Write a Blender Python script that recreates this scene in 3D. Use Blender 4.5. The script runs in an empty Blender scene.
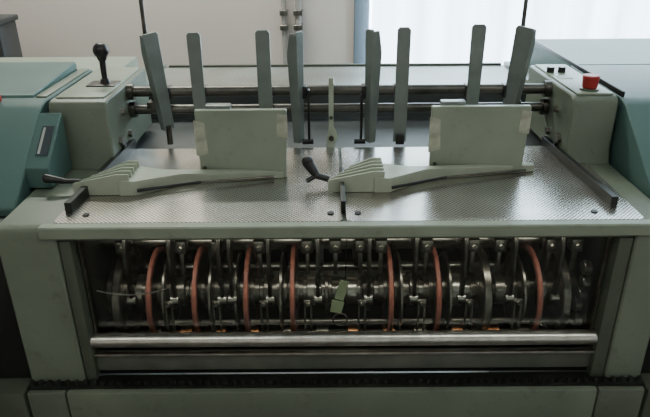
import bpy, bmesh, math, random
from mathutils import Vector, Matrix, Euler
random.seed(7)
C = bpy.context.scene.collection

# ------------------------------------------------------------------ materials
def mat(name, col, rough=0.5, metal=0.0, var=0.12, scale=12.0, bump=0.0, spec=0.5, col2=None, coat=0.0, wear=0.0):
    m = bpy.data.materials.new(name); m.use_nodes = True
    nt = m.node_tree; b = nt.nodes["Principled BSDF"]
    tc = nt.nodes.new("ShaderNodeTexCoord")
    n = nt.nodes.new("ShaderNodeTexNoise"); n.inputs["Scale"].default_value = scale
    n.inputs["Detail"].default_value = 6
    nt.links.new(tc.outputs["Object"], n.inputs["Vector"])
    r = nt.nodes.new("ShaderNodeValToRGB")
    c1 = [max(0, c*(1-var)) for c in col]; c2 = col2 or [min(1, c*(1+var)) for c in col]
    r.color_ramp.elements[0].position = 0.3; r.color_ramp.elements[1].position = 0.7
    r.color_ramp.elements[0].color = (*c1, 1); r.color_ramp.elements[1].color = (*c2, 1)
    nt.links.new(n.outputs["Fac"], r.inputs["Fac"])
    out = r.outputs["Color"]
    if wear:
        n2 = nt.nodes.new("ShaderNodeTexNoise"); n2.inputs["Scale"].default_value = 30; n2.inputs["Detail"].default_value = 8
        n2.inputs["Roughness"].default_value = .75
        nt.links.new(tc.outputs["Object"], n2.inputs["Vector"])
        r2 = nt.nodes.new("ShaderNodeValToRGB"); r2.color_ramp.elements[0].position = .56; r2.color_ramp.elements[1].position = .72
        r2.color_ramp.elements[0].color = (0, 0, 0, 1); r2.color_ramp.elements[1].color = (wear, wear, wear, 1)
        nt.links.new(n2.outputs["Fac"], r2.inputs["Fac"])
        mx = nt.nodes.new("ShaderNodeMixRGB"); mx.inputs["Color2"].default_value = (col[0]*.4, col[1]*.37, col[2]*.32, 1)
        nt.links.new(r2.outputs["Color"], mx.inputs["Fac"]); nt.links.new(out, mx.inputs["Color1"]); out = mx.outputs["Color"]
    nt.links.new(out, b.inputs["Base Color"])
    b.inputs["Roughness"].default_value = rough; b.inputs["Metallic"].default_value = metal
    b.inputs["Specular IOR Level"].default_value = spec
    b.inputs["Coat Weight"].default_value = coat
    if bump:
        bp = nt.nodes.new("ShaderNodeBump"); bp.inputs["Strength"].default_value = bump
        bp.inputs["Distance"].default_value = 0.002
        nt.links.new(n.outputs["Fac"], bp.inputs["Height"]); nt.links.new(bp.outputs["Normal"], b.inputs["Normal"])
    return m

PAINT = mat("grey_green_paint", (0.150, 0.176, 0.132), 0.38, 0, 0.16, 6, 0.1, wear=.5)
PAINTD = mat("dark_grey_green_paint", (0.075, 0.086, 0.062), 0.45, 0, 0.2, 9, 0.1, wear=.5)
PAINTM = mat("mid_grey_green_paint", (0.125, 0.145, 0.108), 0.42, 0, 0.2, 9, 0.1, wear=.5)  # middle tone between the other two grey-green paints
PLATE = mat("pale_grey_enamel", (0.262, 0.302, 0.232), 0.38, 0, 0.10, 10, 0.1, wear=.4)
CAST = mat("pale_cast_enamel", (0.37, 0.41, 0.325), 0.34, 0, 0.10, 30, 0.1)
TEAL = mat("blue_grey_teal_paint", (0.075, 0.140, 0.128), 0.42, 0, 0.12, 5, 0.05, spec=.35)
STEEL = mat("brushed_steel", (0.60, 0.58, 0.53), 0.28, 1, 0.2, 40)
DSTEEL = mat("dark_oily_steel", (0.12, 0.112, 0.10), 0.35, 1, 0.3, 40, 0.1)
MSTEEL = mat("worn_steel", (0.31, 0.29, 0.255), 0.32, 1, 0.35, 50, 0.1)
SILL = mat("scuffed_sill_metal", (0.17, 0.18, 0.15), 0.42, 0.35, 0.25, 14, 0.05)
PADD = mat("grey_green_zinc", (0.20, 0.228, 0.215), 0.34, 0.35, 0.18, 18, 0.1)
SHAFT = mat("dark_steel_shaft", (0.105, 0.10, 0.09), 0.36, 1, 0.3, 25)
BLACK = mat("black_plastic", (0.010, 0.010, 0.010), 0.30, 0, 0.1, 10)
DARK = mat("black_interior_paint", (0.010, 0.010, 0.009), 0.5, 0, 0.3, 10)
RECESS = mat("dark_blue_grey_sheet", (0.045, 0.052, 0.053), 0.42, 0.0, 0.4, 8, 0.1)
RAIL = mat("blackened_rail", (0.022, 0.024, 0.020), 0.4, 0.4, 0.3, 20)
RUBBER = mat("faded_red_rubber", (0.48, 0.175, 0.13), 0.5, 0, 0.35, 30)
RED = mat("red_plastic", (0.36, 0.022, 0.020), 0.42, 0, 0.15, 20)
BRASS = mat("dull_brass", (0.55, 0.27, 0.13), 0.3, 1, 0.2, 30)
GREEN = mat("faded_green_card", (0.24, 0.30, 0.17), 0.6, 0, 0.15, 30)
WHITE = mat("white_label", (0.36, 0.39, 0.36), 0.5, 0, 0.03, 10)
TAPE = mat("glossy_clear_tape", (0.42, 0.43, 0.34), 0.10, 0, 0.3, 40)
BLUE = mat("dark_print", (0.02, 0.03, 0.04), 0.5, 0, 0.03, 10)
WALL = mat("plaster_wall", (0.74, 0.66, 0.61), 0.85, 0, 0.03, 2.0, 0.1)
CEIL = mat("ceiling_paint", (0.62, 0.61, 0.58), 0.9, 0, 0.03, 2)
FLOOR = mat("grey_floor", (0.10, 0.095, 0.085), 0.5, 0, 0.15, 5, 0.1)
FRAME = mat("window_frame_grey", (0.16, 0.20, 0.235), 0.5, 0, 0.05, 6)
PIPE = mat("painted_pipe", (0.42, 0.39, 0.37), 0.4, 0, 0.08, 6)
CASE = mat("dark_case_grey", (0.03, 0.032, 0.032), 0.5, 0, 0.15, 6)

def deck_material(name, hi, lo, scale=165, rough=.26, bump=.35, metal=.88):
    m = bpy.data.materials.new(name); m.use_nodes = True
    nt = m.node_tree; b = nt.nodes["Principled BSDF"]
    tc = nt.nodes.new("ShaderNodeTexCoord")
    v = nt.nodes.new("ShaderNodeTexVoronoi"); v.inputs["Scale"].default_value = scale
    v.inputs["Randomness"].default_value = 0.0; v.voronoi_dimensions = '2D'
    mp = nt.nodes.new("ShaderNodeMapping"); mp.inputs["Rotation"].default_value = (0, 0, math.radians(45))
    nt.links.new(tc.outputs["Object"], mp.inputs["Vector"]); nt.links.new(mp.outputs["Vector"], v.inputs["Vector"])
    r = nt.nodes.new("ShaderNodeValToRGB")
    r.color_ramp.elements[0].position = 0.26; r.color_ramp.elements[0].color = (*lo, 1)
    r.color_ramp.elements[1].position = 0.46; r.color_ramp.elements[1].color = (*hi, 1)
    nt.links.new(v.outputs["Distance"], r.inputs["Fac"])
    n = nt.nodes.new("ShaderNodeTexNoise"); n.inputs["Scale"].default_value = 4; n.inputs["Detail"].default_value = 8
    n.inputs["Roughness"].default_value = .62
    nt.links.new(tc.outputs["Object"], n.inputs["Vector"])
    r2 = nt.nodes.new("ShaderNodeValToRGB")
    r2.color_ramp.elements[0].position = 0.38; r2.color_ramp.elements[0].color = (0.68, 0.62, 0.54, 1)
    r2.color_ramp.elements[1].position = 0.62; r2.color_ramp.elements[1].color = (1, 1, 1, 1)
    nt.links.new(n.outputs["Fac"], r2.inputs["Fac"])
    mx = nt.nodes.new("ShaderNodeMixRGB"); mx.blend_type = 'MULTIPLY'; mx.inputs["Fac"].default_value = 0.9
    nt.links.new(r.outputs["Color"], mx.inputs["Color1"]); nt.links.new(r2.outputs["Color"], mx.inputs["Color2"])
    nt.links.new(mx.outputs["Color"], b.inputs["Base Color"])
    b.inputs["Metallic"].default_value = metal; b.inputs["Roughness"].default_value = rough
    bp = nt.nodes.new("ShaderNodeBump"); bp.inputs["Strength"].default_value = bump; bp.inputs["Distance"].default_value = 0.0005
    nt.links.new(v.outputs["Distance"], bp.inputs["Height"]); nt.links.new(bp.outputs["Normal"], b.inputs["Normal"])
    return m
DECK = deck_material("perforated_deck_plate", (.82, .82, .79), (.16, .158, .15), 178, .27, .12, .88)
DECKB = deck_material("perforated_rear_plate", (.46, .50, .48), (.10, .11, .11), 110, .38, .1, .7)

def emis(name, col, s):
    m = bpy.data.materials.new(name); m.use_nodes = True
    nt = m.node_tree; b = nt.nodes["Principled BSDF"]
    b.inputs["Base Color"].default_value = (*col, 1); b.inputs["Emission Color"].default_value = (*col, 1)
    b.inputs["Emission Strength"].default_value = s; b.inputs["Roughness"].default_value = 0.9
    return m
def curtain_material():
    m = emis("glowing_sheer_fabric", (0.70, 0.88, 1.0), 2.6)  # daylight through the cloth is put in as its own glow
    nt = m.node_tree; b = nt.nodes["Principled BSDF"]
    b.inputs["Base Color"].default_value = (.6, .65, .7, 1)
    tc = nt.nodes.new("ShaderNodeTexCoord"); w = nt.nodes.new("ShaderNodeTexWave")
    w.inputs["Scale"].default_value = 1.6; w.inputs["Distortion"].default_value = 0.8; w.bands_direction = 'X'
    nt.links.new(tc.outputs["Object"], w.inputs["Vector"])
    mr = nt.nodes.new("ShaderNodeMapRange"); mr.inputs["To Min"].default_value = 5.6; mr.inputs["To Max"].default_value = 7.2  # glow varied in bands to suggest lit folds
    nt.links.new(w.outputs["Fac"], mr.inputs["Value"]); nt.links.new(mr.outputs["Result"], b.inputs["Emission Strength"])
    return m
CURT = curtain_material()
SKYP = emis("overcast_daylight_pane", (0.85, 0.92, 1.0), 5.0)
TUBE = emis("fill_lamp_glow", (1.0, 0.98, 0.86), 7.0)
BAYFILL = emis("bay_fill_diffuser", (1.0, 0.80, 0.56), 1.5)  # glow of the light bar added inside the bay

def glass_material():
    m = bpy.data.materials.new("clear_acrylic"); m.use_nodes = True
    nt = m.node_tree; nt.nodes.clear()
    o = nt.nodes.new("ShaderNodeOutputMaterial"); t = nt.nodes.new("ShaderNodeBsdfTransparent")
    t.inputs["Color"].default_value = (0.88, 0.91, 0.89, 1)
    g = nt.nodes.new("ShaderNodeBsdfGlossy"); g.inputs["Roughness"].default_value = 0.04
    f = nt.nodes.new("ShaderNodeFresnel"); f.inputs["IOR"].default_value = 1.45
    mx = nt.nodes.new("ShaderNodeMixShader")
    nt.links.new(f.outputs[0], mx.inputs[0]); nt.links.new(t.outputs[0], mx.inputs[1]); nt.links.new(g.outputs[0], mx.inputs[2])
    nt.links.new(mx.outputs[0], o.inputs[0])
    return m
GLASS = glass_material()

# ------------------------------------------------------------------ mesh builder (world coords, re-origined on finish)
WL = {}
class MB:
    def __init__(s): s.bm = bmesh.new()
    def box(s, x0, x1, y0, y1, z0, z1, bev=0.0, seg=2):
        r = bmesh.ops.create_cube(s.bm, size=1.0)
        vs = r["verts"]
        for v in vs:
            v.co = Vector(((x0+x1)/2 + v.co.x*(x1-x0), (y0+y1)/2 + v.co.y*(y1-y0), (z0+z1)/2 + v.co.z*(z1-z0)))
        if bev:
            es = list({e for v in vs for e in v.link_edges})
            bmesh.ops.bevel(s.bm, geom=es, offset=bev, segments=seg, affect='EDGES', profile=0.5)
        return s
    def cyl(s, p0, p1, r0, r1=None, n=20, caps=True):
        p0 = Vector(p0); p1 = Vector(p1); r1 = r0 if r1 is None else r1
        d = p1-p0; L = d.length
        q = Vector((0, 0, 1)).rotation_difference(d.normalized()).to_matrix().to_4x4()
        M = Matrix.Translation((p0+p1)/2) @ q
        bmesh.ops.create_cone(s.bm, cap_ends=caps, segments=n, radius1=r0, radius2=r1, depth=L, matrix=M)
        return s
    def sph(s, c, r, sc=(1, 1, 1), n=16):
        M = Matrix.Translation(c) @ Matrix.Diagonal((*sc, 1))
        bmesh.ops.create_uvsphere(s.bm, u_segments=n, v_segments=n//2+2, radius=r, matrix=M)
        return s
    def prism(s, pts, axis, a, b):
        def mk(p, t):
            return {'x': (t, p[0], p[1]), 'y': (p[0], t, p[1]), 'z': (p[0], p[1], t)}[axis]
        A = [s.bm.verts.new(mk(p, a)) for p in pts]; B = [s.bm.verts.new(mk(p, b)) for p in pts]
        n = len(pts); s.bm.faces.new(A); s.bm.faces.new(B[::-1])
        for i in range(n):
            s.bm.faces.new([A[i], B[i], B[(i+1) % n], A[(i+1) % n]])
        return s
    def lathe(s, prof, c, n=40):
        c = Vector(c); rings = []
        for i in range(n):
            a = 2*math.pi*i/n
            rings.append([s.bm.verts.new((c.x+p[0], c.y+p[1]*math.cos(a), c.z+p[1]*math.sin(a))) for p in prof])
        m = len(prof)
        for i in range(n):
            for j in range(m):
                s.bm.faces.new([rings[i][j], rings[i][(j+1) % m], rings[(i+1) % n][(j+1) % m], rings[(i+1) % n][j]])
        return s
    def tube(s, pts, r, n=8):
        for a, b in zip(pts[:-1], pts[1:]):
            s.cyl(a, b, r, n=n)
        for p in pts[1:-1]: s.sph(p, r, n=8)
        return s
    def done(s, name, m, parent=None, bev=0.0, smooth=True, loc=None, rot=None):
        bmesh.ops.recalc_face_normals(s.bm, faces=s.bm.faces)
        xs = [v.co for v in s.bm.verts]
        lo = Vector([min(c[i] for c in xs) for i in range(3)]); hi = Vector([max(c[i] for c in xs) for i in range(3)])
        if loc is None: loc = Vector(((lo.x+hi.x)/2, (lo.y+hi.y)/2, lo.z))
        loc = Vector(loc)
        bmesh.ops.translate(s.bm, verts=s.bm.verts, vec=-loc)
        me = bpy.data.meshes.new(name); s.bm.to_mesh(me); s.bm.free()
        me.materials.append(m)
        o = bpy.data.objects.new(name, me); C.objects.link(o)
        if smooth:
            for p in me.polygons: p.use_smooth = True
            me.set_sharp_from_angle(angle=math.radians(35))
        if bev:
            b = o.modifiers.new("bevel", 'BEVEL'); b.width = bev; b.segments = 2; b.limit_method = 'ANGLE'
            b.angle_limit = math.radians(40)
        place(o, loc, parent)
        if rot: o.rotation_euler = rot
        return o
def place(o, loc, parent=None):
    loc = Vector(loc); WL[o.name] = loc
    if parent is not None:
        o.parent = parent; o.location = loc - WL[parent.name]
    else: o.location = loc
def empty(name, loc, parent=None):
    o = bpy.data.objects.new(name, None); o.empty_display_size = 0.1; C.objects.link(o); place(o, loc, parent); return o
def tag(o, label, cat, group=None):
    o["label"] = label; o["category"] = cat
    if group: o["group"] = group
    return o
def copy_part(o, loc, parent):
    n = o.copy(); C.objects.link(n); place(n, loc, parent)
    for k in list(o.children):
        kk = k.copy(); C.objects.link(kk); kk.parent = n
    return n
def area(parent, loc, sx, sy, e, col, rot=(0, 0, 0)):
    l = bpy.data.lights.new("fill_light", 'AREA'); l.shape = 'RECTANGLE'; l.size = sx; l.size_y = sy; l.energy = e; l.color = col
    o = bpy.data.objects.new("fill_light", l); C.objects.link(o); place(o, loc, parent); o.rotation_euler = rot
    return o

# ------------------------------------------------------------------ room
def struct(o, label=None):
    o["kind"] = "structure"
    if label: o["label"] = label
    return o
RX0, RX1, RY0, RY1, RZ = -3.2, 3.2, -2.0, 3.2, 2.8
struct(MB().box(RX0-.1, RX1+.1, RY0-.1, RY1+.1, -0.1, 0).done("floor", FLOOR, smooth=False), "grey workshop floor")
struct(MB().box(RX0-.1, RX1+.1, RY0-.1, RY1+.1, RZ, RZ+.1).done("ceiling", CEIL, smooth=False), "white painted ceiling")
struct(MB().box(RX0-.1, RX0, RY0, RY1, 0, RZ).done("wall_left", WALL, smooth=False), "plain plaster wall")
struct(MB().box(RX1, RX1+.1, RY0, RY1, 0, RZ).done("wall_right", WALL, smooth=False), "plain plaster wall")
struct(MB().box(RX0-.1, RX1+.1, RY0-.1, RY0, 0, RZ).done("wall_front", WALL, smooth=False), "plain plaster wall")
WX0, WX1, WZ0, WZ1 = 0.15, 2.6, 0.35, 2.35
w = MB()
w.box(RX0-.1, WX0, RY1, RY1+.15, 0, RZ); w.box(WX1, RX1+.1, RY1, RY1+.15, 0, RZ)
w.box(WX0, WX1, RY1, RY1+.15, 0, WZ0); w.box(WX0, WX1, RY1, RY1+.15, WZ1, RZ)
struct(w.done("wall_back", WALL, smooth=False), "off-white plaster wall with a wide window opening")
win = empty("window_1", (1.4, RY1+.05, WZ0)); struct(win, "wide grey-framed window with bright overcast daylight")
f = MB()
f.box(WX0, WX0+.075, RY1-.02, RY1+.08, WZ0, WZ1); f.box(WX1-.06, WX1, RY1-.02, RY1+.08, WZ0, WZ1)
f.box(WX0, WX1, RY1-.02, RY1+.08, WZ0, WZ0+.06); f.box(WX0, WX1, RY1-.02, RY1+.08, WZ1-.06, WZ1)
f.box(1.38, 1.42, RY1-.01, RY1+.07, WZ0, WZ1)
f.done("window_frame", FRAME, win, bev=0.004)
MB().box(WX0, WX1, RY1+.09, RY1+.1, WZ0, WZ1).done("window_pane", SKYP, win, smooth=False)

bm = MB(); b = bm.bm; N = 150
x0, x1 = 0.235, 2.65
top = []; bot = []
for i in range(N+1):
    x = x0+(x1-x0)*i/N; y = 3.13+0.022*math.sin(i*0.75)+0.01*math.sin(i*0.31)
    top.append(b.verts.new((x, y, 2.446))); bot.append(b.verts.new((x, y, 0.25)))
for i in range(N): b.faces.new([top[i], top[i+1], bot[i+1], bot[i]])
cur = bm.done("sheer_curtain", CURT)
tag(cur, "pale blue-white sheer curtain hanging over the bright window", "curtain")
rod = MB().cyl((0.1, 3.13, 2.46), (2.75, 3.13, 2.46), 0.012).box(0.14, .16, 3.13, 3.2, 2.448, 2.47).box(2.68, 2.7, 3.13, 3.2, 2.448, 2.47).done("curtain_rod", STEEL)
tag(rod, "plain steel curtain rod above the window", "curtain rod")

for i, (px, r) in enumerate(((-0.195, 0.012), (-0.125, 0.015))):
    pr = empty("wall_pipe", (px, 3.17, 0)); tag(pr, "vertical painted pipe clipped to the wall", "pipe", "pipes on the wall")
    MB().cyl((px, 3.172, 0), (px, 3.172, 2.8), r).done("pipe_run", PIPE, pr)
    for z in (0.4, 0.96, 1.03, 1.9):
        MB().box(px-r-.008, px+r+.008, 3.15, 3.2, z-.012, z+.012).done("pipe_clip", MSTEEL, pr, bev=0.002)

cb = empty("storage_cabinet", (-1.6, 2.7, 0)); tag(cb, "dark grey metal cabinet standing on the workshop floor", "cabinet")
MB().box(-1.87, -1.325, 2.62, 2.78, 0, 1.06, bev=.006).done("cabinet_body", CASE, cb)
MB().box(-1.88, -1.315, 2.61, 2.79, 1.06, 1.082, bev=.004).done("cabinet_top", CASE, cb)
d = MB().box(-1.85, -1.61, 2.605, 2.62, 0.06, 1.02, bev=.003).done("door", CASE, cb)
d2 = MB().box(-1.59, -1.345, 2.605, 2.62, 0.06, 1.02, bev=.003).done("door", CASE, cb)
MB().box(-1.64, -1.625, 2.585, 2.605, 0.55, 0.68, bev=.002).done("handle", STEEL, d)
MB().box(-1.575, -1.56, 2.585, 2.605, 0.55, 0.68, bev=.002).done("handle", STEEL, d2)

def lamp(x, y, e):  # added out-of-view strip lights that fill the room and machine front
    r = empty("ceiling_fill_lamp", (x, y, RZ)); tag(r, "added white strip light on the ceiling, unseen fill for the room", "fill lamp", "added ceiling fill lights")
    MB().box(x-.62, x+.62, y-.08, y+.08, RZ-.06, RZ, bev=.005).done("fill_lamp_housing", CEIL, r)
    MB().cyl((x-.58, y-.03, RZ-.075), (x+.58, y-.03, RZ-.075), .016).done("fill_lamp_tube", TUBE, r)
    MB().cyl((x-.58, y+.03, RZ-.075), (x+.58, y+.03, RZ-.075), .016).done("fill_lamp_tube", TUBE, r)
    area(r, (x, y, RZ-.10), 1.2, .2, e, (.96, 1, .90))
lamp(-0.8, 2.55, 42); lamp(0.9, 0.0, 5.5); lamp(-0.9, -0.5, 5.5)

# ------------------------------------------------------------------ the machine
DZ = 0.96
M = empty("collating_machine", (0.035, 1.3, 0))
tag(M, "grey-green paper collating machine with perforated steel deck and glazed gear bay", "printing machine")
XL, XR = -0.455, 0.525
def cabinet(xa, xb, name="side_cabinet"):
    prof = [(0.98, 0), (0.98, DZ-.022), (0.986, DZ-.008), (1.0, DZ-.002), (1.30, DZ-.002), (1.60, DZ-.002), (1.60, 0)]
    return MB().prism(prof, 'x', xa, xb).done(name, PAINT, M, bev=0.004)
cabinet(-0.585, -0.478); cabinet(0.552, 0.624)
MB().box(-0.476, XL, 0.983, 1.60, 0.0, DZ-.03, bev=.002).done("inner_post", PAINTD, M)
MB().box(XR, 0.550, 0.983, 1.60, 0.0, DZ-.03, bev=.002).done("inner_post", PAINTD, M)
def housing(xa, xb, yf):
    prof = [(yf-.012, DZ-.004), (yf, DZ+.03), (yf, 1.088), (yf+.006, 1.10), (yf+.018, 1.105), (1.60, 1.105), (1.60, DZ-.004)]
    return MB().prism(prof, 'x', xa, xb).done("side_housing", PAINT, M, bev=0.004)
hl = housing(-0.58, -0.457, 1.276); hr = housing(0.526, 0.622, 1.285)
MB().box(-0.57, -0.467, 1.30, 1.59, 1.104, 1.109, bev=.002).done("housing_cover", PLATE, hl)
MB().box(0.536, 0.614, 1.30, 1.59, 1.104, 1.109, bev=.002).done("housing_cover", PLATE, hr)
for (x, s, h) in ((-0.457, 1, hl), (0.526, -1, hr)):
    for (y, z, r) in ((1.33, 1.00, .011), (1.40, .995, .009), (1.37, 1.055, .008), (1.34, .985, .006)):
        MB().cyl((x-.004*s, y, z), (x+.008*s, y, z), r, n=6).done("hex_bolt", MSTEEL, h)
    for z in (1.085, 1.042):
        MB().cyl((x-.004*s, 1.435, z), (x+.014*s, 1.435, z), .019).done("shaft_flange", DSTEEL, h)

# deck
MB().box(-0.486, 0.571, 0.985, 1.395, 0.93, 0.955, bev=.002).done("deck_frame", PAINT, M)
lipp = [(0.974, 0.939), (0.974, 0.9585), (0.976, 0.9612), (0.994, 0.9612), (0.994, 0.956), (0.984, 0.939)]
MB().prism(lipp, 'x', -0.503, 0.590).done("front_lip", PLATE, M, bev=.0008)
def rplate(x0, x1, y0, y1, r=0.010):
    pts = []
    for cx, cy, a0 in ((x0+r, y0+r, 180), (x1-r, y0+r, 270), (x1-r, y1-r, 0), (x0+r, y1-r, 90)):
        for k in range(6):
            a = math.radians(a0+k*18); pts.append((cx+r*math.cos(a), cy+r*math.sin(a)))
    return MB().prism(pts, 'z', 0.955, 0.9615).done("deck_plate", DECK, M, bev=.0004)
rplate(-0.485, 0.031, 0.9945, 1.385); rplate(0.038, 0.570, 0.9945, 1.385)
for (x, y) in ((-0.435, 1.026), (0.010, 1.026), (0.060, 1.026), (0.49, 1.026), (-0.2, 1.36), (0.27, 1.36)):
    MB().cyl((x, y, .960), (x, y, .9635), .0062, n=12).done("deck_screw", BLACK, M)
MB().prism([(-.476, 1.035), (-.463, 1.035), (-.444, 1.40), (-.455, 1.40)], 'z', .961, .982).done("guide_rail", RAIL, M, bev=.001)
MB().prism([(.540, 1.045), (.527, 1.045), (.511, 1.40), (.522, 1.40)], 'z', .961, .982).done("guide_rail", RAIL, M, bev=.001)
MB().box(0.029, 0.038, 1.030, 1.20, .961, .984, bev=.001).done("guide_rail", RAIL, M)
# rear recess and rear table
MB().prism([(1.40, .90), (1.40, .925), (1.68, .945), (1.69, 1.008), (1.70, 1.008), (1.70, .93)], 'x', -0.50, 0.57).done("recess_sheet", RECESS, M, bev=.001)
MB().prism([(1.70, .985), (1.70, 1.016), (1.975, 1.024), (1.975, .985)], 'x', -0.50, 0.57).done("rear_table", DECKB, M, bev=.001)
MB().box(-0.50, 0.57, 1.69, 1.6995, 1.009, 1.018).done("table_edge", PLATE, M)
MB().box(-0.49, 0.56, 1.975, 1.987, .96, 1.030, bev=.002).done("rear_beam", PAINTD, M)
MB().box(-0.55, -0.50, 1.61, 1.99, 0, 1.034, bev=.004).done("rear_side_frame", PAINT, M)
MB().box(0.57, 0.62, 1.61, 1.99, 0, 1.034, bev=.004).done("rear_side_frame", PAINT, M)
MB().box(-0.452, 0.524, 1.395, 1.410, .86, .955, bev=.002).done("deck_rear_rail", PAINTD, M)
MB().cyl((-0.456, 1.435, 1.085), (0.526, 1.435, 1.085), .0120).done("cross_shaft", SHAFT, M)
MB().cyl((-0.456, 1.435, 1.042), (0.526, 1.435, 1.042), .0110).done("cross_shaft", SHAFT, M)

# paddles
def paddle(x, z0, z1, w0, w1, rz=0, lean=0, y=1.415, th=.007, channel=False):
    h = z1-z0
    pts = [(-w0/2, 0), (w0/2, 0), (w1/2, h-.006), (w1/2-.005, h), (-w1/2+.005, h), (-w1/2, h-.006)]
    m = MB().prism(pts, 'y', -th/2, th/2)
    if channel:
        s = 1 if channel > 0 else -1
        a, b = sorted((s*(-w0/2-.001), s*(-w0/2+.005)))
        m.prism([(-.002, 0), (.014, 0), (.026, h*.8), (.018, h-.004), (-.002, h-.004)], 'x', a, b)
    R = Euler((0, lean, rz)).to_matrix().to_4x4()
    bmesh.ops.transform(m.bm, matrix=Matrix.Translation((x, y, z0)) @ R, verts=m.bm.verts)
    o = m.done("guide_paddle", PADD, M, bev=.001, loc=(x, y, z0))
    xb = x+math.sin(lean)*(1.06-z0)
    MB().box(xb-.016, xb+.016, 1.418, 1.45, 1.068, 1.098, bev=.002).done("paddle_clamp", BLACK if channel else DSTEEL, o)
    return o
paddle(-0.366, 1.000, 1.225, .026, .040, rz=math.radians(48), lean=math.radians(-6), channel=1)
paddle(-0.289, 1.040, 1.222, .028, .031)
paddle(-0.136, 1.040, 1.226, .032, .032)
paddle(-0.056, 0.965, 1.222, .020, .028, rz=math.radians(58), channel=1)
paddle(0.103, 0.965, 1.226, .020, .028, rz=math.radians(-58), channel=-1)
paddle(0.178, 0.965, 1.230, .030, .030)
paddle(0.343, 1.050, 1.235, .028, .032)
paddle(0.428, 1.035, 1.232, .030, .046, rz=math.radians(-48), lean=math.radians(6), channel=-1)
MB().box(.168, .188, 1.40, 1.412, .962, .985, bev=.002).done("paddle_foot", BLACK, M)
MB().cyl((-.366, 1.41, .965), (-.366, 1.41, 1.01), .007, n=12).done("paddle_foot", DSTEEL, M)
for x in (-0.405, 0.450):
    MB().cyl((x, 1.45, 1.03), (x, 1.45, 1.42), .0048, n=10).box(x-.01, x+.01, 1.425, 1.46, 1.035, 1.06, bev=.001).done("upright_rod", DSTEEL, M)
for x, zt in ((-0.036, 1.09), (0.086, 1.08)):
    r = MB().cyl((x, 1.405, .975), (x, 1.405, zt), .0032, n=8).cyl((x, 1.405, zt), (x, 1.435, zt), .0032, n=8).done("drop_rod", BLACK, M)
    MB().cyl((x-.016, 1.405, .970), (x+.010, 1.405, .970), .0065, n=12).done("rod_foot", BLACK, r)
cs = MB().prism([(.004, .962), (.024, .962), (.024, .968), (.030, .985), (.028, 1.000), (.021, 1.012), (.021, 1.125), (.010, 1.125), (.010, 1.012), (.006, .990)], 'y', 1.385, 1.389)
cs.box(.010, .022, 1.385, 1.45, 1.108, 1.112)
cs.done("centre_latch", CAST, M, bev=.0008)
MB().cyl((.016, 1.378, .985), (.016, 1.387, .985), .006, n=12).done("latch_pin", DSTEEL, M)
MB().cyl((.0155, 1.378, 1.035), (.0155, 1.387, 1.035), .004, n=12).done("latch_pin", DSTEEL, M)

# stop plates
def stop(x0, x1, y):
    s = MB().prism([(x0+.003, .962), (x1-.004, .962), (x1, 1.104), (x1-.002, 1.106), (x0+.002, 1.106), (x0, 1.104)], 'y', y, y+.013).done("stop_plate", PLATE, M, bev=.002)
    MB().box(x0+.02, x0+.07, y+.013, y+.035, 1.080, 1.112, bev=.002).done("plate_bracket", PADD, s)
    MB().box(x0+.03, x1-.03, y+.013, y+.04, .962, 1.0, bev=.002).done("plate_foot", DSTEEL, s)
    MB().prism([(x0-.003, 1.01), (x0+.022, 1.016), (x0+.018, 1.080), (x0-.003, 1.086)], 'y', y-.0012, y-.0002).done("tape_patch", TAPE, s, smooth=False)
    MB().prism([(x1-.022, 1.052), (x1+.001, 1.048), (x1+.001, 1.094), (x1-.018, 1.098)], 'y', y-.0012, y-.0002).done("tape_patch", TAPE, s, smooth=False)
    MB().cyl((x0+.012, y-.003, .985), (x0+.012, y+.002, .985), .004, n=12).done("plate_screw", DSTEEL, s)
    return s
stop(-0.258, -0.075, 1.200); stop(0.216, 0.415, 1.215)

# clamps with fins
def clamp(x, y, L, dy):
    r = empty("side_clamp", (x, y, DZ), M)
    yA = y+.030
    top = [(x+.090, yA-.047), (x+.090, yA+.034), (x+.114, yA+.034), (x+.17, yA+.024), (x+L, yA+.018+dy), (x+L, yA+.005+dy), (x+.20, yA-.010+dy*.4), (x+.120, yA-.047)]
    m = MB().prism(top, 'z', .962, 1.0)
    for v in m.bm.verts:
        if v.co.z > .98: v.co.z = .994 - .018*min(1, max(0, (v.co.x-x-.08)/(L-.1)))
    m.done("clamp_arm", CAST, r, bev=.0006)
    for i in range(5):
        yy = y-.014+i*.0185
        xs = x+.011*i
        pr = [(xs, .9625), (xs, .986), (xs+.004, .988), (x+.088, 1.005), (x+.110, 1.005), (x+.110, .9625)]
        MB().prism(pr, 'y', yy, yy+.0038).done("clamp_fin", CAST, r, bev=.0003)
    MB().box(x+.035, x+.089, y-.008, y+.058, .962, .965).done("fin_gap_shade", BLACK, r)  # black sheet put between the fins to stand in for gap shade
    MB().cyl((x+.125, y-.020, .974), (x+.24, yA-.018+dy*.42, .972), .0032, n=8).done("arm_rod", BLACK, r)
    MB().cyl((x+.24, yA-.018+dy*.42, .972), (x+L-.02, yA-.003+dy, .968), .0025, n=8).done("arm_rod", DSTEEL, r)
    return r
c1 = clamp(-0.488, 1.128, 0.403, 0.035)
c2 = clamp(0.006, 1.135, 0.435, 0.055)
MB().cyl((-0.484, 1.143, .980), (-0.512, 1.135, .984), .005).cyl((-0.510, 1.135, .984), (-0.545, 1.135, .990), .0055, .009).sph((-0.545, 1.135, .990), .0092).done("lever_handle", BLACK, c1)
MB().cyl((0.008, 1.150, .978), (-0.018, 1.150, .986), .007).cyl((-0.016, 1.150, .985), (-0.034, 1.165, 1.008), .008, .012).sph((-0.034, 1.165, 1.010), .0123).cyl((-.018, 1.15, .985), (-.036, 1.14, .978), .005).done("lever_handle", BLACK, c2)

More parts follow.
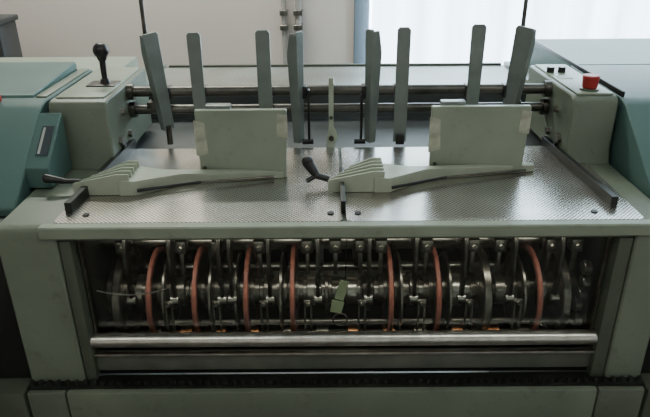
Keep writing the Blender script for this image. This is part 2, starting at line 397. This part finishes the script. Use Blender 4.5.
# control lever
lv = empty("control_lever", (-0.498, 1.41, 1.108), M)
MB().box(-0.535, -0.470, 1.385, 1.435, 1.107, 1.112, bev=.002).done("lever_plate", BLACK, lv)
MB().cyl((-0.498, 1.41, 1.110), (-0.498, 1.41, 1.122), .012, .009).cyl((-0.498, 1.41, 1.12), (-0.497, 1.41, 1.168), .006, .0075).done("lever_stalk", BLACK, lv)
MB().sph((-0.497, 1.41, 1.185), .0175, (1, 1, 1.0), 24).cyl((-0.497, 1.41, 1.163), (-0.497, 1.41, 1.178), .009, .014).done("lever_knob", BLACK, lv)
pb = empty("push_button", (0.573, 1.33, 1.108), M)
MB().cyl((0.573, 1.33, 1.108), (0.573, 1.33, 1.113), .020, n=28).done("button_collar", PAINTM, pb)
MB().cyl((0.573, 1.33, 1.113), (0.573, 1.33, 1.141), .0155, .0180, n=28).done("button_cap", RED, pb, bev=.003)
for x in (0.545, 0.572):
    MB().cyl((x, 1.50, 1.108), (x, 1.50, 1.122), .009, n=16).done("small_button", BLACK, M, bev=.001)
MB().box(.545, .575, 1.43, 1.46, 1.1085, 1.110).done("button_label", WHITE, M, smooth=False)

# front bay
MB().cyl((XL, .998, .704), (XR, .998, .704), .0145, n=28).done("front_tube", STEEL, M)
MB().box(XL, XR, .995, 1.003, .632, .677, bev=.002).done("bay_sill", SILL, M)
MB().box(XL, XR, .986, .996, .673, .678, bev=.001).done("sill_edge", STEEL, M)
MB().box(XL, XR, 1.013, 1.016, .680, .932).done("bay_window", GLASS, M, smooth=False)
MB().box(XL+.004, XL+.007, 1.005, 1.013, .684, .932).done("bay_window_strip", MSTEEL, M)
MB().box(XR-.007, XR-.004, 1.005, 1.013, .684, .932).done("bay_window_strip", MSTEEL, M)
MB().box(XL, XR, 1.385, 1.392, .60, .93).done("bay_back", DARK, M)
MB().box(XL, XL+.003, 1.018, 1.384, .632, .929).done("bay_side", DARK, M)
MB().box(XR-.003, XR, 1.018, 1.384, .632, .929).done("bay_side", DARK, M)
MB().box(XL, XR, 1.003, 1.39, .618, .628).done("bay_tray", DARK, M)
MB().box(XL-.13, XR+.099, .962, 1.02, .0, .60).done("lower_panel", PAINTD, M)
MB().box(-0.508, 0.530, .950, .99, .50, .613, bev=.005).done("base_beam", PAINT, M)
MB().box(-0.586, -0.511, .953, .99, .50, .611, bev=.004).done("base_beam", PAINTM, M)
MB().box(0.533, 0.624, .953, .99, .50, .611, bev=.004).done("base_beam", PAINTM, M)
st = MB().box(-0.586, 0.624, .962, .995, .612, .619)
nx = 70
for i in range(nx):
    x = -0.578+i*(1.194/(nx-1)); st.cyl((x, .970, .618), (x, .970, .628), .006, .0045, n=8)
so = st.done("grip_strip", RAIL, M); so["kind"] = "stuff"; so["label"] = "dark studded grip strip"

bl = empty("bay_fill_light", (0.035, 1.30, .905), M)  # added light bar that brightens the gear bay
MB().box(-.42, .49, 1.29, 1.32, .905, .930, bev=.002).done("bay_fill_housing", DSTEEL, bl)
MB().box(-.41, .48, 1.293, 1.317, .900, .906).done("bay_fill_glow", BAYFILL, bl)
bl2 = empty("bay_fill_light", (0.035, 1.022, .925), M)  # second added bar, carrying the area light that fills the bay
MB().box(-.42, .49, 1.018, 1.030, .922, .930).done("bay_fill_housing", DSTEEL, bl2)
area(bl2, (0.035, 1.024, .9205), .9, .012, 0.65, (1, .93, .82), (math.radians(20), 0, 0))

# ---- mechanism
def xshaft(y, z, r, m=MSTEEL, name="drive_shaft"):
    return MB().cyl((XL, y, z), (XR, y, z), r, n=24).done(name, m, M)
xshaft(1.125, .735, .020, STEEL); xshaft(1.255, .790, .024, STEEL); xshaft(1.125, .855, .010, MSTEEL)
xshaft(1.17, .890, .011, DSTEEL); xshaft(1.07, .662, .010, STEEL); xshaft(1.28, .68, .020, STEEL)
xshaft(1.225, .735, .010, STEEL); xshaft(1.075, .690, .006, MSTEEL); xshaft(1.20, .845, .010, STEEL)
MB().box(XL, XR, 1.24, 1.25, .86, .895, bev=.002).done("support_bar", DSTEEL, M)

def feed_disc(X, tyre=RUBBER, R=.097, t=.0048, web=DSTEEL):
    r = empty("feed_disc", (X, 1.125, .733), M); c = (X, 1.125, .733)
    MB().lathe([(-t, R-.003), (-t*.7, R), (t*.7, R), (t, R-.003), (t, R-.009), (-t, R-.009)], c, 64).done("tyre", tyre, r, loc=c)
    MB().lathe([(-.0035, .026), (-.0035, R-.009), (.0035, R-.009), (.0035, .026)], c, 48).done("disc_web", web, r, loc=c)
    MB().cyl((X-.010, 1.125, .735), (X+.010, 1.125, .735), .038, n=32).cyl((X-.020, 1.125, .735), (X+.020, 1.125, .735), .029, n=32).done("disc_hub", MSTEEL, r, loc=c)
    return r
discs = [-0.350, -0.260, -0.158, -0.066, 0.130, 0.224, 0.424]
base = feed_disc(discs[0])
for X in discs[1:]: copy_part(base, (X, 1.125, .733), M)
gd = feed_disc(-0.415, MSTEEL, .092, .009, MSTEEL)
for X in (0.322, 0.478): copy_part(gd, (X, 1.125, .733), M)
gs = feed_disc(-0.325, MSTEEL, .082, .003)
for X in (-0.232, -0.180, -0.090, 0.152, 0.250, 0.398): copy_part(gs, (X, 1.125, .733), M)

def arm(X, m=DSTEEL):
    pr = [(1.105, .88), (1.085, .908), (1.060, .905), (1.046, .88), (1.042, .83), (1.045, .77), (1.054, .745), (1.062, .75), (1.060, .80), (1.064, .845), (1.082, .865)]
    o = MB().prism(pr, 'x', X-.0035, X+.0035).done("pivot_arm", m, M, bev=.001, loc=(X, 1.10, .88))
    MB().cyl((X-.009, 1.076, .885), (X+.009, 1.076, .885), .009, n=16).done("arm_pivot", MSTEEL, o, loc=(X, 1.10, .88))
    MB().cyl((X-.008, 1.050, .762), (X+.008, 1.050, .762), .008, n=16).done("arm_roller", STEEL, o, loc=(X, 1.10, .88))
    return o
a0 = arm(-0.385)
for X in (-0.300, -0.205, -0.185, -0.110, -0.015, 0.085, 0.175, 0.270, 0.365, 0.455):
    copy_part(a0, (X, 1.10, .88), M)
def bracket(X, m):
    o = MB().box(X-.012, X+.012, 1.075, 1.10, .850, .878, bev=.003).box(X-.004, X+.004, 1.08, 1.09, .80, .852, bev=.001).done("bracket_block", m, M, loc=(X, 1.08, .80))
    MB().cyl((X, 1.070, .864), (X, 1.078, .864), .005, n=6).done("block_bolt", STEEL, o, loc=(X, 1.08, .80))
    return o
bk = bracket(-.285, MSTEEL)
for X in (-.400, -.212, -.130, -.035, .020, .070, .110, .200, .292, .345, .445, .495): copy_part(bk, (X, 1.08, .80), M)
def fork(X):
    m = MB()
    m.box(X-.008, X-.004, 1.034, 1.038, .692, .76).box(X+.004, X+.008, 1.034, 1.038, .692, .76).box(X-.008, X+.008, 1.034, 1.038, .755, .768, bev=.001)
    m.box(X-.008, X+.008, 1.034, 1.038, .685, .694)
    o = m.done("slotted_plate", MSTEEL, M, bev=.0008, loc=(X, 1.05, .665))
    MB().cyl((X, 1.028, .762), (X, 1.036, .762), .004, n=6).done("plate_bolt", STEEL, o, loc=(X, 1.05, .665))
    return o
f0 = fork(-0.310)
for X in (-0.216, -0.122, -.035, .072, 0.190, 0.284, 0.380):
    copy_part(f0, (X, 1.05, .665), M)
for i, (X, L, R, m) in enumerate(((-.44, .02, .046, MSTEEL), (-.385, .014, .036, STEEL), (-.300, .016, .032, MSTEEL), (-.205, .016, .040, DSTEEL),
        (-.120, .018, .036, MSTEEL), (-.03, .018, .032, STEEL), (.002, .008, .042, MSTEEL), (.055, .022, .030, STEEL),
        (.088, .010, .044, DSTEEL), (.180, .014, .038, MSTEEL), (.272, .022, .036, STEEL), (.362, .022, .032, MSTEEL), (.450, .014, .036, STEEL), (.508, .016, .046, MSTEEL))):
    MB().cyl((X-L/2, 1.125, .735), (X+L/2, 1.125, .735), R, n=28).cyl((X-L/2-.008, 1.125, .735), (X+L/2+.008, 1.125, .735), R*.72, n=28).done("shaft_collar", m, M, bev=.0015)
for i in range(14):
    X = -.42+i*.069+random.uniform(-.008, .008)
    MB().cyl((X-.013, 1.07, .662), (X+.013, 1.07, .662), .018, n=20).done("lower_roller", random.choice((MSTEEL, STEEL, BRASS)), M, bev=.001)
for i in range(12):
    X = -.41+i*.08
    MB().lathe([(-.006, .022), (-.006, .064), (.006, .064), (.006, .022)], (X, 1.255, .790), 32).done("cam_disc", (MSTEEL, DSTEEL, PADD)[i % 3], M, bev=.001)
for k, (y, z) in enumerate(((1.05, .83), (1.045, .80), (1.05, .77), (1.06, .74), (1.05, .71))):
    MB().cyl((.500, y, z), (.514, y, z), .014, n=20).done("chain_link", MSTEEL, M, bev=.001)
for X in (-.40, -.26, -.09, .02, .15, .24, .33, .45):
    MB().box(X-.012, X+.012, 1.012, 1.05, .628, .640, bev=.002).done("warm_glint_block", BRASS, M)  # added blocks whose brass colour stands in for warm reflections
cp = [(-.44+.14*t, 1.022+.004*math.sin(t*3), .790+.06*(t-.45)**2) for t in [i/10 for i in range(11)]]
MB().tube(cp, .0014, 6).done("thin_cable", STEEL, M)

# hanging tag
tg = empty("hanging_tag", (0.03, 1.006, .71))
tag(tg, "faded green card tag with wire ring hanging before the gears", "tag")
MB().prism([(.016, .790), (.034, .784), (.044, .826), (.028, .832)], 'y', 1.0075, 1.0105).prism([(.008, .760), (.030, .756), (.036, .782), (.012, .788)], 'y', 1.007, 1.009).done("tag_card", GREEN, tg, bev=.0008)
tm = MB()
ring = [(.028+.014*math.cos(a), 1.0085, .742+.014*math.sin(a)) for a in [2*math.pi*k/20 for k in range(21)]]
tm.tube(ring, .0018, 6).done("tag_ring", DSTEEL, tg)
MB().cyl((.037, 1.0085, .828), (.040, 1.0085, .936), .0008, n=6).done("tag_string", DSTEEL, tg)

# ------------------------------------------------------------------ neighbouring machines
def neighbour(s, xa, xb, lab):
    n = empty("neighbouring_machine", ((xa+xb)/2, 1.4, 0)); tag(n, lab, "printing machine")
    lo, hi = min(xa, xb), max(xa, xb)
    if s < 0:
        prof = [(1.08, .60), (1.08, .950), (1.27, 1.092), (1.30, 1.102), (1.60, 1.102), (1.60, .60)]
        MB().prism(prof, 'x', lo, hi).done("hood", TEAL, n, bev=.004)
        MB().prism([(1.315, 1.098), (1.325, 1.108), (1.58, 1.125), (1.59, 1.120), (1.59, 1.098)], 'x', lo, xa-.035).done("raised_cover", TEAL, n, bev=.003)
        MB().box(xa-.030, xa-.006, 1.32, 1.59, 1.10, 1.106, bev=.002).done("cover_trim", PAINT, n)
        # slope continues over the collator's cabinet, flush with the hood's own slope
        MB().prism([(1.152, .962), (1.152, 1.0038), (1.262, 1.086), (1.262, .962)], 'x', xa-.001, xa+.046).done("hood_nose", TEAL, n, bev=.002)
        MB().box(lo, hi, 1.61, 2.0, 0, 1.055, bev=.005).done("rear_body", PLATE, n)
    else:
        prof = [(1.08, .60), (1.08, .950), (1.27, 1.090), (1.30, 1.100), (1.60, 1.104), (1.60, .60)]
        MB().prism(prof, 'x', lo, hi).done("hood", TEAL, n, bev=.002)
        MB().prism([(1.605, 0), (1.605, 1.104), (2.0, 1.100), (2.0, 0)], 'x', lo, hi).done("rear_body", TEAL, n, bev=.002)
        MB().box(lo+.002, lo+.008, 1.30, 1.99, 1.100, 1.112, bev=.001).done("cover_trim", RAIL, n)
    MB().box(lo, hi, 1.15, 1.60, 0, .60, bev=.005).done("lower_body", PAINTD, n)
    MB().cyl(((xa+xb)/2, 1.07, .70), (xa+.001*s, 1.07, .70), .02).box(xa+s*.03-.01, xa+s*.03+.01, 1.07, 1.15, .66, .74).done("drive_stub", MSTEEL, n)
    MB().box(lo, hi, 1.0, 1.09, .61, .935, bev=.004).done("dark_front", DARK, n)
    MB().box(lo, hi, .953, 1.15, 0, .608, bev=.004).done("base_step", PAINTD, n)
    return n
n1 = neighbour(-1, -0.592, -1.25, "teal and grey machine unit with dark nameplate beside the collator")
n2 = neighbour(1, 0.630, 1.30, "teal and grey machine unit joined to the collator")
a = math.atan2(.0822, .110)
lb = MB().box(-.012, .012, -.036, .036, 0, .0008).done("label_plate", BLUE, None, smooth=False, loc=(0, 0, 0))
place(lb, (-0.566, 1.205, 1.0038+.053*.7473+.0006), n1); lb.rotation_euler = (a, 0, math.radians(0))
l2 = MB().box(-.009, -.004, -.032, .032, .0008, .0012).done("label_print", WHITE, None, smooth=False, loc=(0, 0, 0))
place(l2, WL[lb.name], lb)
rb = MB().cyl((-.705, 1.300, 1.095), (-.705, 1.295, 1.118), .020).done("stop_button", RED, n1)

# ------------------------------------------------------------------ camera, world
cam = bpy.data.cameras.new("camera"); co = bpy.data.objects.new("camera", cam); C.objects.link(co)
cam.lens = 34.56; cam.sensor_width = 36; cam.clip_start = .02
co.matrix_world = Matrix.Translation((0, 0, 1.45)) @ Euler((math.radians(65), 0, 0)).to_matrix().to_4x4() @ Matrix.Rotation(math.radians(-.4), 4, 'Z')
bpy.context.scene.camera = co
wd = bpy.data.worlds.new("world"); bpy.context.scene.world = wd; wd.use_nodes = True
wd.node_tree.nodes["Background"].inputs[0].default_value = (.8, .88, 1, 1)
wd.node_tree.nodes["Background"].inputs[1].default_value = .5
